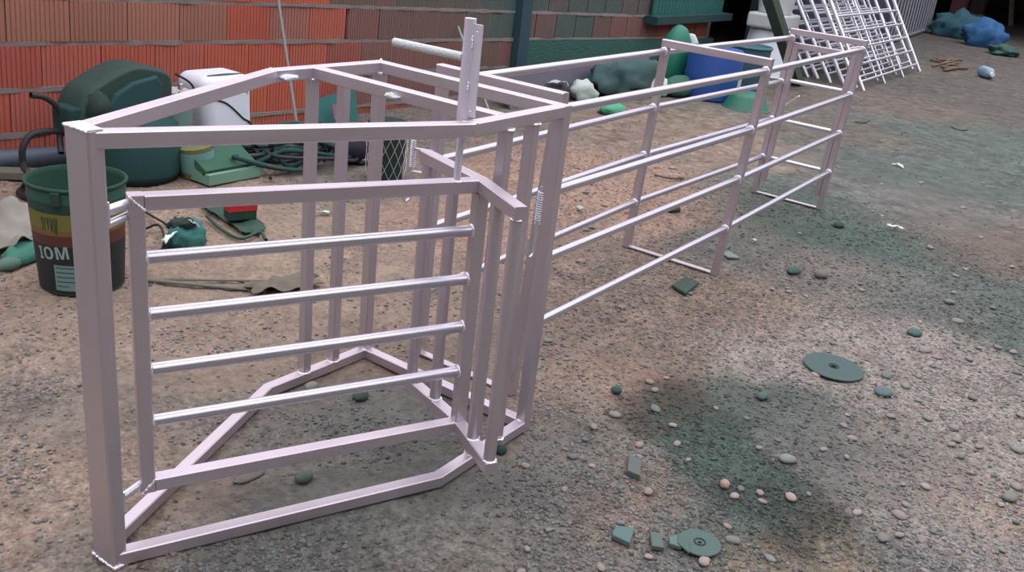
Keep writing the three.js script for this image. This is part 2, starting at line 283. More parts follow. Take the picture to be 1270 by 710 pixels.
// ================================================================ sorting gate: fixed frame
const H = .92, T = .031;
const yv = V(0, 1, 0);
{
  const f = thing('sorting_gate_frame', 'five-sided galvanised tube frame of the sorting gate with a broad hinge post', 'gate frame', [0, 0, 0]);
  part('hinge_post', bar(V(.016, 0, 0), V(.016, H, 0), .074, .033, { up: V(1, 0, 0), ch: .004 }), M.steel, f);
  part('post_cap', new THREE.BoxGeometry(.03, .004, .07, 6, 1, 12).translate(.016, H + .0015, 0), M.weld, f);
  // outer outline in plan, then inset by half a tube
  const ring = [V(.018, 0, .022), V(.708, 0, .314), V(1.09, 0, .306), V(1.09, 0, -.306), V(.708, 0, -.314), V(.018, 0, -.022)];
  const dirs = ring.map((p, i) => ring[(i + 1) % 6].clone().sub(p).normalize());
  const mitre = (i) => dirs[(i + 5) % 6].clone().add(dirs[i]).normalize();
  for (const [y, nm] of [[H - T / 2, 'top_rail'], [T / 2 + .001, 'bottom_rail']])
    for (let i = 0; i < 5; i++) {
      const a = ring[i].clone().setY(y), b = ring[i + 1].clone().setY(y);
      part(nm, bar(a, b, T, T, { na: i ? mitre(i) : dirs[0], nb: i < 4 ? mitre(i + 1) : dirs[4] }), M.steel, f);
    }
  const post = (x, z, nm, w = T, y0 = T, y1 = H - T) => part(nm, bar(V(x, y0, z), V(x, y1, z), w, w, { up: V(1, 0, 0) }), M.steel, f);
  post(1.09, .306, 'corner_post', T + .0008, 0, H - .0012); post(1.09, -.306, 'corner_post', T + .0008, 0, H - .0012);
  for (const [x, z] of [[.842, -.3115], [.955, -.309], [.848, .3115], [.957, .309]]) post(x, z, 'upright', .028);
  part('cross_rail', bar(V(.845, H - T / 2, -.297), V(.845, H - T / 2, .297), T, T), M.steel, f);
  for (const z of [-.3, .297]) for (const y of [T, H - T]) part('weld', seam(V(1.073, y, z), V(1.073, y, z + .015), .004, 4), M.weld, f);
  for (const [x, z] of [[.842, -.3115], [.955, -.309], [.848, .3115], [.957, .309]]) for (const y of [T, H - T]) part('weld', bead(V(x, y, z), yv, .0185, .003), M.weld, f);
  part('weld', seam(V(.034, H - .03, .034), V(.034, H, .036), .004, 6), M.weld, f);
  part('weld', seam(V(0, .002, -.038), V(0, .002, .038), .004, 16), M.weld, f);
  part('weld', seam(V(0, .002, .038), V(.032, .002, .038), .004, 8), M.weld, f);
  part('weld', seam(V(0, H, -.036), V(0, H + .001, .036), .003, 14), M.weld, f);
  for (const sgn of [1, -1]) part('weld', seam(V(.7, H - .001, sgn * .30), V(.716, H - .001, sgn * .329), .0022, 9), M.weld, f);
  part('weld', seam(V(1.078, H, -.29), V(1.105, H, -.32), .0028, 9), M.weld, f);
  part('weld', seam(V(1.105, H - .03, .29), V(1.105, H, .32), .0028, 9), M.weld, f);
  // rubber-wrapped stops hanging under the rails (pale crumpled lumps)
  const s1 = atX(487, 119, .829), s2 = atZ(357, 96, -.298);
  part('gate_stop', lump(.013, .008, .022, 4, .45, 4, 3).translate(s1.x - .003, s1.y, s1.z), M.whiteDirty, f);
  part('gate_stop', lump(.026, .008, .012, 9, .45, 4, 3).translate(s2.x, s2.y, s2.z + .003), M.white, f);
}
// ---------------------------------------------------------------- swinging leaf with its T-shaped end
{
  const hx = .122, hz = -.019, off = V(hx, 0, hz), A = V(hx, 0, hz), B = V(.79, 0, .3), th = Math.atan2(B.z - A.z, B.x - A.x), d = V(Math.cos(th), 0, Math.sin(th)), nrm = V(-d.z, 0, d.x);
  const o = thing('swing_gate', 'swinging sorting gate with four round bars and a T-shaped end', 'gate', [hx, 0, hz]);
  const at = (p, y) => p.clone().setY(y), top = .776 - T / 2, bot = .143 - T / 2, lift = .009;
  part('stile', bar(at(A, bot - T / 2), at(A, top + T / 2), .03, T, { up: nrm, off }), M.steel, o);
  part('top_bar', bar(at(A, top).addScaledVector(d, .015), at(B, top + .003).addScaledVector(d, -T / 2), T, T, { off }), M.steel, o);
  part('bottom_bar', bar(at(A, bot).addScaledVector(d, .015), at(B, bot + lift).addScaledVector(d, -T / 2), T, T, { off }), M.steel, o);
  for (const [y, k] of [[top, 1], [bot, -1]]) part('weld', seam(at(A, y + k * .015).addScaledVector(nrm, .0158).addScaledVector(d, -.014), at(A, y - k * .015).addScaledVector(nrm, .0158).addScaledVector(d, .015), .003, 12, off), M.weld, o);
  part('meeting_post', bar(at(B, bot + lift + T / 2), at(B, top - T / 2), T, T, { up: nrm, off }), M.steel, o);
  const Rp = V(.686, 0, .485), Lp = V(.872, 0, .06), dR = Rp.clone().sub(B).normalize(), dL = Lp.clone().sub(B).normalize(), KR = Rp.distanceTo(B), KL = Lp.distanceTo(B), mit = dR.clone().sub(dL).normalize();
  for (const y of [top + .003, bot + lift]) { part('end_arm', bar(at(B, y), at(Rp, y), T, T, { na: mit, off }), M.steel, o); part('end_arm', bar(at(B, y), at(Lp, y), T, T, { na: mit.clone().negate(), off }), M.steel, o); }
  const Lm = B.clone().addScaledVector(dL, .115), Le = B.clone().addScaledVector(dL, KL - .018), Rm = B.clone().addScaledVector(dR, .095), Re = B.clone().addScaledVector(dR, KR - .017), y0 = bot + lift + T / 2, y1 = top + .003 - T / 2;
  for (const q of [Lm, Le, Rm, Re]) { part('end_upright', rod(at(q, y0), at(q, y1), .0145, { off }), M.steel, o); part('weld', bead(at(q, y0), yv, .0145, .003, off), M.weld, o); }
  part('weld', bead(at(Re, y1), yv, .0145, .003, off), M.weld, o);
  for (const y of [.645, .524, .4, .279]) {
    const a = at(A, y).addScaledVector(d, .015), b = at(B, y + .009).addScaledVector(d, -.0155);
    part('round_bar', rod(a, b, .0135, { n: 24, off }), M.pipe, o);
    part('weld', bead(a, d, .0138, .0032, off), M.weld, o); part('weld', bead(b, d, .0138, .0032, off), M.weld, o);
  }
  for (const y of [.757, .128]) {   // hinges on the broad post
    const p = V(.034, y, -.004), q = at(A, y).addScaledVector(d, -.014);
    part('hinge', rod(p, q, .010, { n: 14, off }), M.zinc, o);
    part('hinge_pin', rod(V(.05, y - .026, .0), V(.05, y + .02, .0), .006, { n: 10, off }), M.zinc, o);
  }
  part('hinge', rod(V(.034, .728, -.004), at(A, .734).addScaledVector(d, -.014), .008, { n: 14, off }), M.zinc, o);
  // lever and handle
  const lx = .729, lz = .277 + .0, foot = V(lx, .776, .2755);
  part('lever_stem', rod(foot, V(lx, .905, .276), .0085, { n: 14, off }), M.lever, o);
  part('weld', bead(foot, yv, .0095, .003, off), M.weld, o);
  part('lever_tube', rod(V(lx, .885, .275), V(lx, 1.13, .275), .0125, { n: 18, off }), M.lever, o);
  const fs = new THREE.Shape([[-.010, 0], [.010, 0], [.010, .195], [-.010, .195]].map(([a, b]) => new THREE.Vector2(a, b)));
  for (const y of [.183, .015]) { const h = new THREE.Path(); h.absarc(.001, y, .0034, 0, Math.PI * 2, true); fs.holes.push(h); }
  part('lever_plate', new THREE.ExtrudeGeometry(fs, { depth: .006, bevelEnabled: false, curveSegments: 14 }).rotateY(Math.PI / 2).translate(lx - .001 - hx, .925, .2965 - hz), M.lever, o);
  for (const [y0, y1] of [[1.07, 1.095], [.98, 1.0]]) part('weld', seam(V(lx - .004, y0, .287), V(lx - .004, y1, .287), .003, 6, off), M.weld, o);
  part('handle', rod(V(lx, 1.048, .264), V(lx, 1.047, .066), .0095, { n: 16, off }), M.whiteDirty, o);
}

// ================================================================ race
const HOOPS = [[1.236, .217, .197, .005, -.023], [2.752, .239, .231, -.031, -.072], [4.242, .204, .206, -.059, -.091]];
const side = (i, s, y) => { const [x, wt, wb, vt, vb] = HOOPS[i], t = y / H; return V(x, y, (vb + s * wb) * (1 - t) + (vt + s * wt) * t - s * .0155); };
{
  const o = thing('race', 'long galvanised pipe race of three hoops and four rails a side', 'animal race', [HOOPS[0][0], 0, 0]), off = V(HOOPS[0][0], 0, 0);
  for (let i = 0; i < 3; i++) {
    const x = HOOPS[i][0];
    for (const s of [-1, 1]) part('hoop_post', bar(side(i, s, 0), side(i, s, H - T), T, T, { up: V(1, 0, 0), off }), M.steel, o);
    const a = side(i, -1, H - T / 2), b = side(i, 1, H - T / 2), k = V(0, 0, .0155);
    part('hoop_top', bar(a.sub(k), b.add(k), T, T, { off }), M.steel, o);
    part('foot_strip', bar(side(i, -1, .004).sub(k), side(i, 1, .004).add(k), .026, .007, { off, ch: .001 }), M.steel, o);
  }
  for (const s of [-1, 1]) for (const y of [.872, .636, .428, .212]) for (let i = 0; i < 2; i++) {
    const a = side(i, s, y), b = side(i + 1, s, y), d = b.clone().sub(a).normalize();
    a.addScaledVector(d, .0152); b.addScaledVector(d, -.0152);
    part('rail', rod(a, b, .0135, { n: 20, off }), M.pipe, o);
    part('weld', bead(b, d, .0142, .0045, off), M.weld, o); if (i) part('weld', bead(a, d, .0142, .0035, off), M.weld, o);
  }
  for (const [px, py, s] of [[668, 262, 1], [512, 196, -1]]) {   // spring latches on the mouth of the race
    const c = atX(px, py, 1.2).sub(off), pts = [], pc = side(0, s, c.y).sub(off);
    for (let i = 0; i <= 160; i++) { const t = i / 160, a = t * Math.PI * 2 * 13; pts.push(V(c.x + .0075 * Math.cos(a), c.y - .028 + .085 * t, c.z + .0075 * Math.sin(a))); }
    part('latch_spring', new THREE.TubeGeometry(new THREE.CatmullRomCurve3(pts), 320, .0017, 5), M.zinc, o);
    part('latch_pin', rod(V(c.x, c.y - .1, c.z), V(c.x, c.y + .07, c.z), .0045, { n: 10 }), M.zinc, o);
    part('latch_hook', hose([V(c.x, c.y - .095, c.z), V(c.x - .004, c.y - .125, c.z), V(c.x - .018, c.y - .132, c.z - .003), V(c.x - .028, c.y - .115, c.z - .005), V(c.x - .028, c.y - .08, c.z - .005)], .004, 24, 8), M.zinc, o);
    for (const k of [.03, -.04]) part('latch_bracket', bar(V(c.x, c.y + k, c.z), V(pc.x - .014, c.y + k, pc.z), .016, .004), M.steel, o);
  }
}
{
  const x = 4.242, o = thing('end_gate', 'narrow barred gate leaf closing the far end of the race', 'gate', [x + .002, 0, -.22]), off = V(x + .002, 0, -.22);
  const z = (s, y) => (s < 0 ? -.249 : .066) + .034 * (y / H) ;
  for (const s of [-1, 1]) part('stile', bar(V(x, .07, z(s, .07)), V(x, .85, z(s, .85)), T, T, { up: V(1, 0, 0), off }), M.steel, o);
  part('top_bar', bar(V(x, .835, z(-1, .835) + .016), V(x, .835, z(1, .835) - .016), T, T, { off }), M.steel, o);
  for (const y of [.648, .43, .213]) part('cross_bar', rod(V(x, y, z(-1, y) + .016), V(x, y, z(1, y) - .016), .0105, { n: 14, off }), M.zinc, o);
  part('bolt', rod(V(x - .03, .52, -.2), V(x - .05, .585, -.13), .005, { n: 10, off }), M.weld, o);
}

// ================================================================ hurdles stacked against the workshop front
function hurdle(len, hgt, nUp, nRail) {
  const g = new THREE.Group(), parts = [];
  for (let i = 0; i < nUp; i++) part('upright', rod(V(len * i / (nUp - 1), 0, 0), V(len * i / (nUp - 1), hgt, 0), i === 0 || i === nUp - 1 ? .02 : .012, { n: 8 }), M.zinc, g);
  for (let k = 0; k < nRail; k++) part('rail', rod(V(0, .1 + (hgt - .14) * k / (nRail - 1), 0), V(len, .1 + (hgt - .14) * k / (nRail - 1), 0), .014, { n: 8 }), M.zinc, g);
  return g;
}
{
  const base = hurdle(2.75, 1.75, 4, 10);
  const feet = [[1071, 113], [1062, 109], [1047, 106], [1030, 103], [1014, 98], [1002, 96]];
  feet.forEach(([x, y], i) => {
    const o = base.clone(), p = G(x, y); o.name = numbered('hurdle'); o.position.copy(p); o.rotation.set(-.58 - .008 * i, i * .004 + .035, 0, 'YXZ');
    o.userData = { label: ['galvanised hurdle on the outer face of the leaning stack, farthest from the workshop wall', 'second hurdle of the leaning stack counted from its outer face', 'third hurdle of the leaning stack counted from its outer face', 'third hurdle of the leaning stack counted from the workshop wall', 'second hurdle of the leaning stack counted from the workshop wall', 'galvanised hurdle at the back of the leaning stack, nearest the workshop wall'][i], category: 'hurdle', group: 'stacked hurdles' };
    scene.add(o);
  });
  // a closely barred panel further along
  const a = G(1127, 47), b = G(1151, 39), o = thing('barred_panel', 'closely barred upright galvanised panel standing behind the stacked hurdles', 'fence panel', [a.x, 0, a.z]);
  const L = Math.hypot(b.x - a.x, b.z - a.z), n = 9; o.rotation.y = -Math.atan2(b.z - a.z, b.x - a.x);
  const left = 2.3;
  for (let i = 0; i < n + 7; i++) part('bar', rod(V(-left + (L + left) * i / (n + 6), .03, 0), V(-left + (L + left) * i / (n + 6), 1.7, 0), .018, { n: 8 }), M.zinc, o);
  for (const y of [.05, 1.66]) part('rail', rod(V(-left, y, 0), V(L, y, 0), .025, { n: 8 }), M.zinc, o);
}

// ================================================================ workshop front and shed at the far end
{
  const render = mat('#6f665f', .95), tin = mat('#6a6664', .8);
  struct('wall_workshop', mergeGeometries([
    new THREE.BoxGeometry(.2, 2.6, 5).translate(9.1, 1.3, WALL_Z - 2.62), new THREE.BoxGeometry(.2, 2.6, 5).translate(18.5, 1.3, WALL_Z - 2.62), new THREE.BoxGeometry(9.6, 2.6, .2).translate(13.8, 1.3, WALL_Z - 5.1),
    new THREE.BoxGeometry(1.4, .5, .2).translate(9.75, 2.35, WALL_Z - .12)]), render);
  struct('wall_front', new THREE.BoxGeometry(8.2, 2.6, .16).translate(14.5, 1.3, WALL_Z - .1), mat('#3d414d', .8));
  struct('roof_workshop', new THREE.BoxGeometry(9.9, .15, 5.4).translate(13.8, 2.67, WALL_Z - 2.55), tin);
  // open-fronted shed closing the yard
  struct('shed_wall', mergeGeometries([new THREE.BoxGeometry(.3, 2.7, 16).translate(36, 1.35, -2), new THREE.BoxGeometry(16, 2.7, .3).translate(28, 1.35, -8.6), new THREE.BoxGeometry(16, 2.7, .3).translate(28, 1.35, 5.8)]), mat('#66564a', .95));
  struct('shed_roof', new THREE.BoxGeometry(17, .2, 15).translate(28, 2.75, -1.5), tin);
  for (const [x, z] of [[21, -4.6], [21, 4.2], [27, 4.6]]) { const p = rod(V(0, 0, 0), V(0, 2.64, 0), .09, { n: 10 }); struct('shed_post', p.translate(x, 0, z), M.wood); }
}
// corrugated shutter and sill on the wall
{
  const a = atZ(803, 22, WALL_Z), b = atZ(890, 26, WALL_Z), o = new THREE.Group(); o.name = 'window_1'; o.userData = { kind: 'structure', label: 'green corrugated shutter over a ledge in the wall' }; o.position.set(a.x, .56, WALL_Z + .02); scene.add(o);
  const w = b.x - a.x - .05, n = 22;
  for (let i = 0; i < n; i++) part('slat', new THREE.CylinderGeometry(w / n * .52, w / n * .52, 1.1, 8).scale(1, 1, .7).translate((i + .5) * w / n, .53, .02), M.teal, o);
  part('ledge', new THREE.BoxGeometry(w + .15, .07, .14).translate(w / 2, -.04, .06), M.tealDark, o);
}

// ================================================================ things along the wall, left
{ // bucket with printed band
  const c = V(.778, 0, -1.345), o = thing('bucket', 'open green plastic bucket with yellow and black printed sleeve behind the hinge post', 'bucket', [c.x, 0, c.z]);
  const cv = document.createElement('canvas'); cv.width = 1024; cv.height = 384; const x = cv.getContext('2d');
  x.fillStyle = '#21302f'; x.fillRect(0, 0, 1024, 384); x.fillStyle = '#2a5a50'; x.fillRect(0, 0, 1024, 70); x.fillStyle = '#1c4038'; x.fillRect(0, 40, 1024, 40);
  x.fillStyle = '#6f6d33'; x.fillRect(0, 78, 1024, 105); x.fillStyle = '#75592f'; x.fillRect(0, 140, 1024, 36);
  x.fillStyle = '#573029'; x.beginPath(); x.moveTo(0, 185); x.lineTo(1024, 150); x.lineTo(1024, 205); x.lineTo(0, 205); x.fill();
  x.fillStyle = '#1e2326'; x.fillRect(0, 200, 1024, 184);
  const r = rng(3);
  for (const cx of [270, 700]) {
    x.strokeStyle = '#243f20'; x.lineWidth = 5; for (let i = 0; i < 9; i++) { const a = cx - 25 + i * 8; x.beginPath(); x.moveTo(a, 88 + r() * 10); x.lineTo(a + 8 - r() * 14, 120 + r() * 40); x.stroke(); }
    x.save(); x.translate(cx - 40, 258); x.rotate(-.12); x.fillStyle = '#8fa8a6'; x.font = 'bold 66px sans-serif'; x.fillText('IOM', -18, 0); x.restore();
    x.fillStyle = '#6d8f8c'; x.fillRect(cx + 8, 272, 110, 100); x.fillStyle = '#35524f'; for (let i = 0; i < 5; i++) x.fillRect(cx + 16, 280 + i * 18, 40 + r() * 50, 5);
  }
  const t = new THREE.CanvasTexture(cv); t.colorSpace = THREE.SRGBColorSpace;
  const prof = [[0, .006], [.128, .006], [.13, 0], [.134, .004], [.153, .365], [.160, .367], [.160, .376], [.151, .377], [.148, .36], [.130, .02], [0, .02]].map(([a, b]) => new THREE.Vector2(a, b));
  part('shell', new THREE.LatheGeometry(prof, 48), M.green, o);
  const sl = new THREE.CylinderGeometry(.1535, .1352, .352, 48, 1, true).translate(0, .186, 0); sl.rotateY(.77); part('printed_sleeve', sl, new THREE.MeshStandardMaterial({ map: t, roughness: .6 }), o);
  for (const a of [2.2, 5.34]) part('ear', new RoundedBoxGeometry(.03, .045, .02, 1, .004).translate(0, .345, .158).rotateY(a), M.green, o);
}
{ // dark hoses and pipe at the wall foot
  const a = G(-60, 205, .04), b = G(100, 192, .05);
  solo('drain_pipe', rod(a.setY(.05), b.setY(.05), .045, { n: 20 }), mat('#4d5a68', .55), 'blue-grey plastic pipe lying along the wall foot', 'pipe');
  const pl = bar(G(-40, 219).setY(.02), G(62, 222).setY(.02), .09, .035); solo('plank', pl, M.woodGrey, 'weathered plank lying before the blue-grey pipe', 'plank');
  const z = -2.35, P = (x, y, q = z) => atZ(x, y, q);
  solo('handle_tube', hose([P(38, 118), P(55, 121), P(70, 132), P(77, 150), P(74, 170), P(76, 190, -2.3)], .013, 50, 10), M.black, 'bent dark tube arching in front of the red blocks', 'tube');
  solo('rubber_hose', hose([P(88, 163), P(60, 163), P(38, 168), P(28, 185), P(29, 205), P(34, 214, -2.2), G(30, 232, .015), G(24, 240, .012), G(40, 246, .012), G(60, 236, .012)], .014, 70, 10), M.black, 'black rubber hose looping down to the sand beside the bucket', 'hose');
}
{ // green moulded machine hood on a drum
  const z = -2.25, b = G(170, 236), o = thing('covered_machine', 'dark green rounded machine hood standing against the red block wall', 'machine', [b.x, 0, b.z - .2]);
  const top = atZ(160, 112, b.z - .2), k = V(b.x, 0, b.z - .2), loc = top.clone().sub(k);
  const zz = b.z - .12, Q = (x, y, e = 0) => { const p = atZ(x, y, zz + e); return new THREE.Vector2(p.x - k.x, p.y); };
  const hs = new THREE.Shape([[96, 165], [99, 135], [108, 114], [124, 102], [142, 91], [164, 82], [186, 84], [203, 90], [207, 104], [205, 128], [200, 165]].map(([x, y]) => Q(x, y)), ); const hp = hs.getPoints(); hs.curves = []; hs.setFromPoints(new THREE.SplineCurve(hp.slice(0, 11)).getPoints(60));
  part('hood', new THREE.ExtrudeGeometry(hs, { depth: .1, bevelEnabled: true, bevelSize: .02, bevelThickness: .05, bevelSegments: 6 }).translate(.02, -.02, zz - k.z - .15), mat('#29433d', .75, { bumpMap: grain, bumpScale: .002 }), o);
  const ps = new THREE.Shape([[132, 142], [146, 120], [166, 106], [194, 98], [199, 106], [198, 130], [194, 142]].map(([x, y]) => Q(x, y, .02)));
  part('hood_panel', new THREE.ExtrudeGeometry(ps, { depth: .015, bevelEnabled: true, bevelSize: .012, bevelThickness: .012, bevelSegments: 3 }).translate(0, 0, zz - k.z), M.tealDark, o);
  const prof = [[0, 0], [.2, 0], [.215, .04], [.225, .16], [.205, .25], [.16, .29], [0, .3]].map(([a, c]) => new THREE.Vector2(a, c));
  part('tank', new THREE.LatheGeometry(prof, 32).translate(loc.x + .02, 0, -.02), M.tealDark, o);
  part('cheek', lump(.07, .09, .12, 31, .2, 2, 3).translate(loc.x - .2, loc.y - .05, loc.z + .02), M.greenDark, o);
  part('motor_box', new RoundedBoxGeometry(.13, .12, .14, 2, .015).translate(loc.x - .27, loc.y - .1, loc.z), M.tealDark, o);
  for (let i = 0; i < 3; i++) part('clip', new RoundedBoxGeometry(.018, .03, .02, 1, .004).translate(loc.x + .2, loc.y + .02 - i * .04, loc.z + .1), M.zinc, o);
}
{ // white container with cable
  const b = G(268, 200), o = thing('white_canister', 'tall white plastic canister with cut top against the wall', 'canister', [b.x + .045, 0, b.z - .07]);
  const w = .31, h = .44; const g = new RoundedBoxGeometry(w, h, .24, 5, .06); const p = g.attributes.position;
  for (let i = 0; i < p.count; i++) { const t = p.getY(i) / h + .5; p.setX(i, p.getX(i) * (.86 + .14 * t) + .03 * (1 - t)); }
  g.computeVertexNormals(); part('body', g.translate(0, h / 2, 0), M.white, o);
  part('rim', hose([V(-.1, h - .002, .08), V(0, h + .001, .085), V(.11, h - .004, .08)], .004, 30, 6), mat('#6a6a66', .9), o);
  const sc = mat('#4d8f96', .7); const r = rng(8);
  for (let i = 0; i < 6; i++) { const x = .02 + r() * .12, y = h - .05 - r() * .06; part('scuff', rod(V(x, y, .1212), V(x + .012, y - .03 * r(), .1212), .0022, { n: 5 }), sc, o); }
  const q = b.z + .05; const P = (x, y, z = q) => atZ(x, y, z);
  solo('black_cable', hose([P(218, 92), P(236, 103), P(246, 118), P(280, 128), P(303, 148), P(310, 152), P(320, 180), P(330, 205), G(336, 222, .02)], .0055, 80, 8), M.black, 'thin black cable hanging across the white canister', 'cable');
  const j = G(228, 215), c = thing('metal_jar', 'grey lidded can standing between the green hood and the white canister', 'can', [j.x + .02, 0, j.z - .1]);
  const jp = [[0, 0], [.085, 0], [.09, .02], [.09, .34], [.075, .36], [0, .365]].map(([a, e]) => new THREE.Vector2(a, e)); part('body', new THREE.LatheGeometry(jp, 28), mat('#66807e', .6), c); part('lid', new THREE.CylinderGeometry(.082, .085, .02, 28).translate(0, .372, 0), M.whiteDirty, c);
  const k = G(244, 219), pc = thing('paint_can', 'pale teal labelled paint can leaning by the green box', 'can', [k.x, 0, k.z]);
  part('body', new THREE.CylinderGeometry(.085, .078, .15, 28).rotateZ(.15).translate(0, .085, 0), mat('#6d7048', .7), pc); part('label', new THREE.CylinderGeometry(.087, .082, .1, 28, 1, true).rotateZ(.15).translate(0, .09, 0), mat('#6a9c98', .7), pc);
  const e = G(292, 226), gb = thing('green_box', 'flat green box with pale edge by the hose tangle', 'box', [e.x, 0, e.z - .1]);
  const bx = part('lid', new THREE.BoxGeometry(.3, .03, .2, 1, 1, 1).rotateX(.45).translate(0, .10, -.02), mat('#3d6a54', .85, { bumpMap: grain, bumpScale: .002 }), gb); part('tray', new THREE.BoxGeometry(.3, .05, .2).translate(0, .03, 0), M.paleGreen, gb);
}
{ // unseen buildings behind and beside the viewer, added to shade upright metal faces
  struct('wall_opposite_added', new THREE.BoxGeometry(30, 4.2, .3).translate(8, 2.1, 6.2), mat('#5f5a54', .95));
  struct('wall_side_added', new THREE.BoxGeometry(.3, 4.2, 12).translate(-4.4, 2.1, .6), mat('#5f5a54', .95));
}
{ // tangle of hoses
  const r = rng(21);
  for (let k = 0; k < 9; k++) {
    const pts = [], c = G(330 + r() * 90, 190 + r() * 28), n = 9; let a = r() * 6;
    for (let i = 0; i < n; i++) { a += .7 + r() * .9; const R = .1 + .14 * r(); pts.push(V(c.x + Math.cos(a) * R * 1.5, .016 + .15 * r() * (1 - .3 * r()), c.z - .1 + Math.sin(a) * R * .7)); }
    solo('garden_hose', hose(pts, .010 + .004 * r(), 90, 7), [M.hoseGreen, M.tealDark, M.black][k % 3], 'dark green hose in the tangle below the leaning teal board', 'hose', null, 'tangled hoses');
  }
  const a = G(388, 172), b = G(452, 168), z = WALL_Z + .2;
  const p0 = atZ(388, 158, z), p1 = atZ(452, 155, z), p2 = atZ(440, 108, z - .12), p3 = atZ(396, 122, z - .12);
  const g = new THREE.BufferGeometry(), q = [p0, p1, p2, p3].map((p) => p.clone()), bk = q.map((p) => p.clone().add(V(0, -.004, -.012)));
  q[0].y -= .25; q[1].y -= .25; bk[0].y -= .25; bk[1].y -= .25;
  const tri = []; const quad = (A, B, C, D) => [A, B, C, A, C, D].forEach((v) => tri.push(v.x, v.y, v.z));
  quad(q[0], q[1], q[2], q[3]); quad(bk[1], bk[0], bk[3], bk[2]); for (let i = 0; i < 4; i++) quad(q[(i + 1) % 4], q[i], bk[i], bk[(i + 1) % 4]);
  g.setAttribute('position', new THREE.Float32BufferAttribute(tri, 3)); g.computeVertexNormals(); const o = thing('teal_board', 'teal board with pink print leaning on the wall', 'board', [p0.x, 0, p0.z]);
  part('panel', g.translate(-p0.x, 0, -p0.z), M.teal, o);
  const pc = atZ(416, 138, z - .035); part('print', new THREE.BoxGeometry(.07, .09, .004).rotateX(-.3).translate(pc.x - p0.x, pc.y, pc.z - p0.z + .016), mat('#8a5a78', .8), o);
  const cu = G(449, 203), cp = thing('white_cup', 'crumpled white cup lying near the hose tangle', 'cup', [cu.x, 0, cu.z]); part('body', lump(.035, .06, .035, 5, .25, 2.5, 3).translate(0, .06, 0), M.white, cp); part('dark_base', lump(.05, .018, .04, 6, .3, 2, 2).translate(0, .012, 0), M.black, cp);
  const bb = G(492, 226), bk2 = thing('wire_basket', 'dark bin wrapped in pale wire mesh by the wall', 'bin', [bb.x, 0, bb.z - .08]);
  part('bin', new THREE.CylinderGeometry(.1, .085, .3, 24).translate(0, .15, 0), M.greenDark, bk2);
  const wires = []; for (let i = 0; i < 14; i++) { for (const s of [1, -1]) { const pts = []; for (let t = 0; t <= 10; t++) { const aa = i / 14 * 6.283 + s * t * .12; pts.push(V(Math.cos(aa) * .104, .02 + t * .027, Math.sin(aa) * .104)); } wires.push(new THREE.TubeGeometry(new THREE.CatmullRomCurve3(pts), 10, .0016, 4)); } }
  part('mesh_sleeve', mergeGeometries(wires), M.zinc, bk2);
  const dk = G(468, 208); solo('dark_sack', lump(.12, .1, .1, 17, .25, 2, 3, .8), mat('#2b2c3a', .9), 'dark blue sack slumped beside the wire mesh bin', 'sack', [dk.x, .08, dk.z - .15]);
}
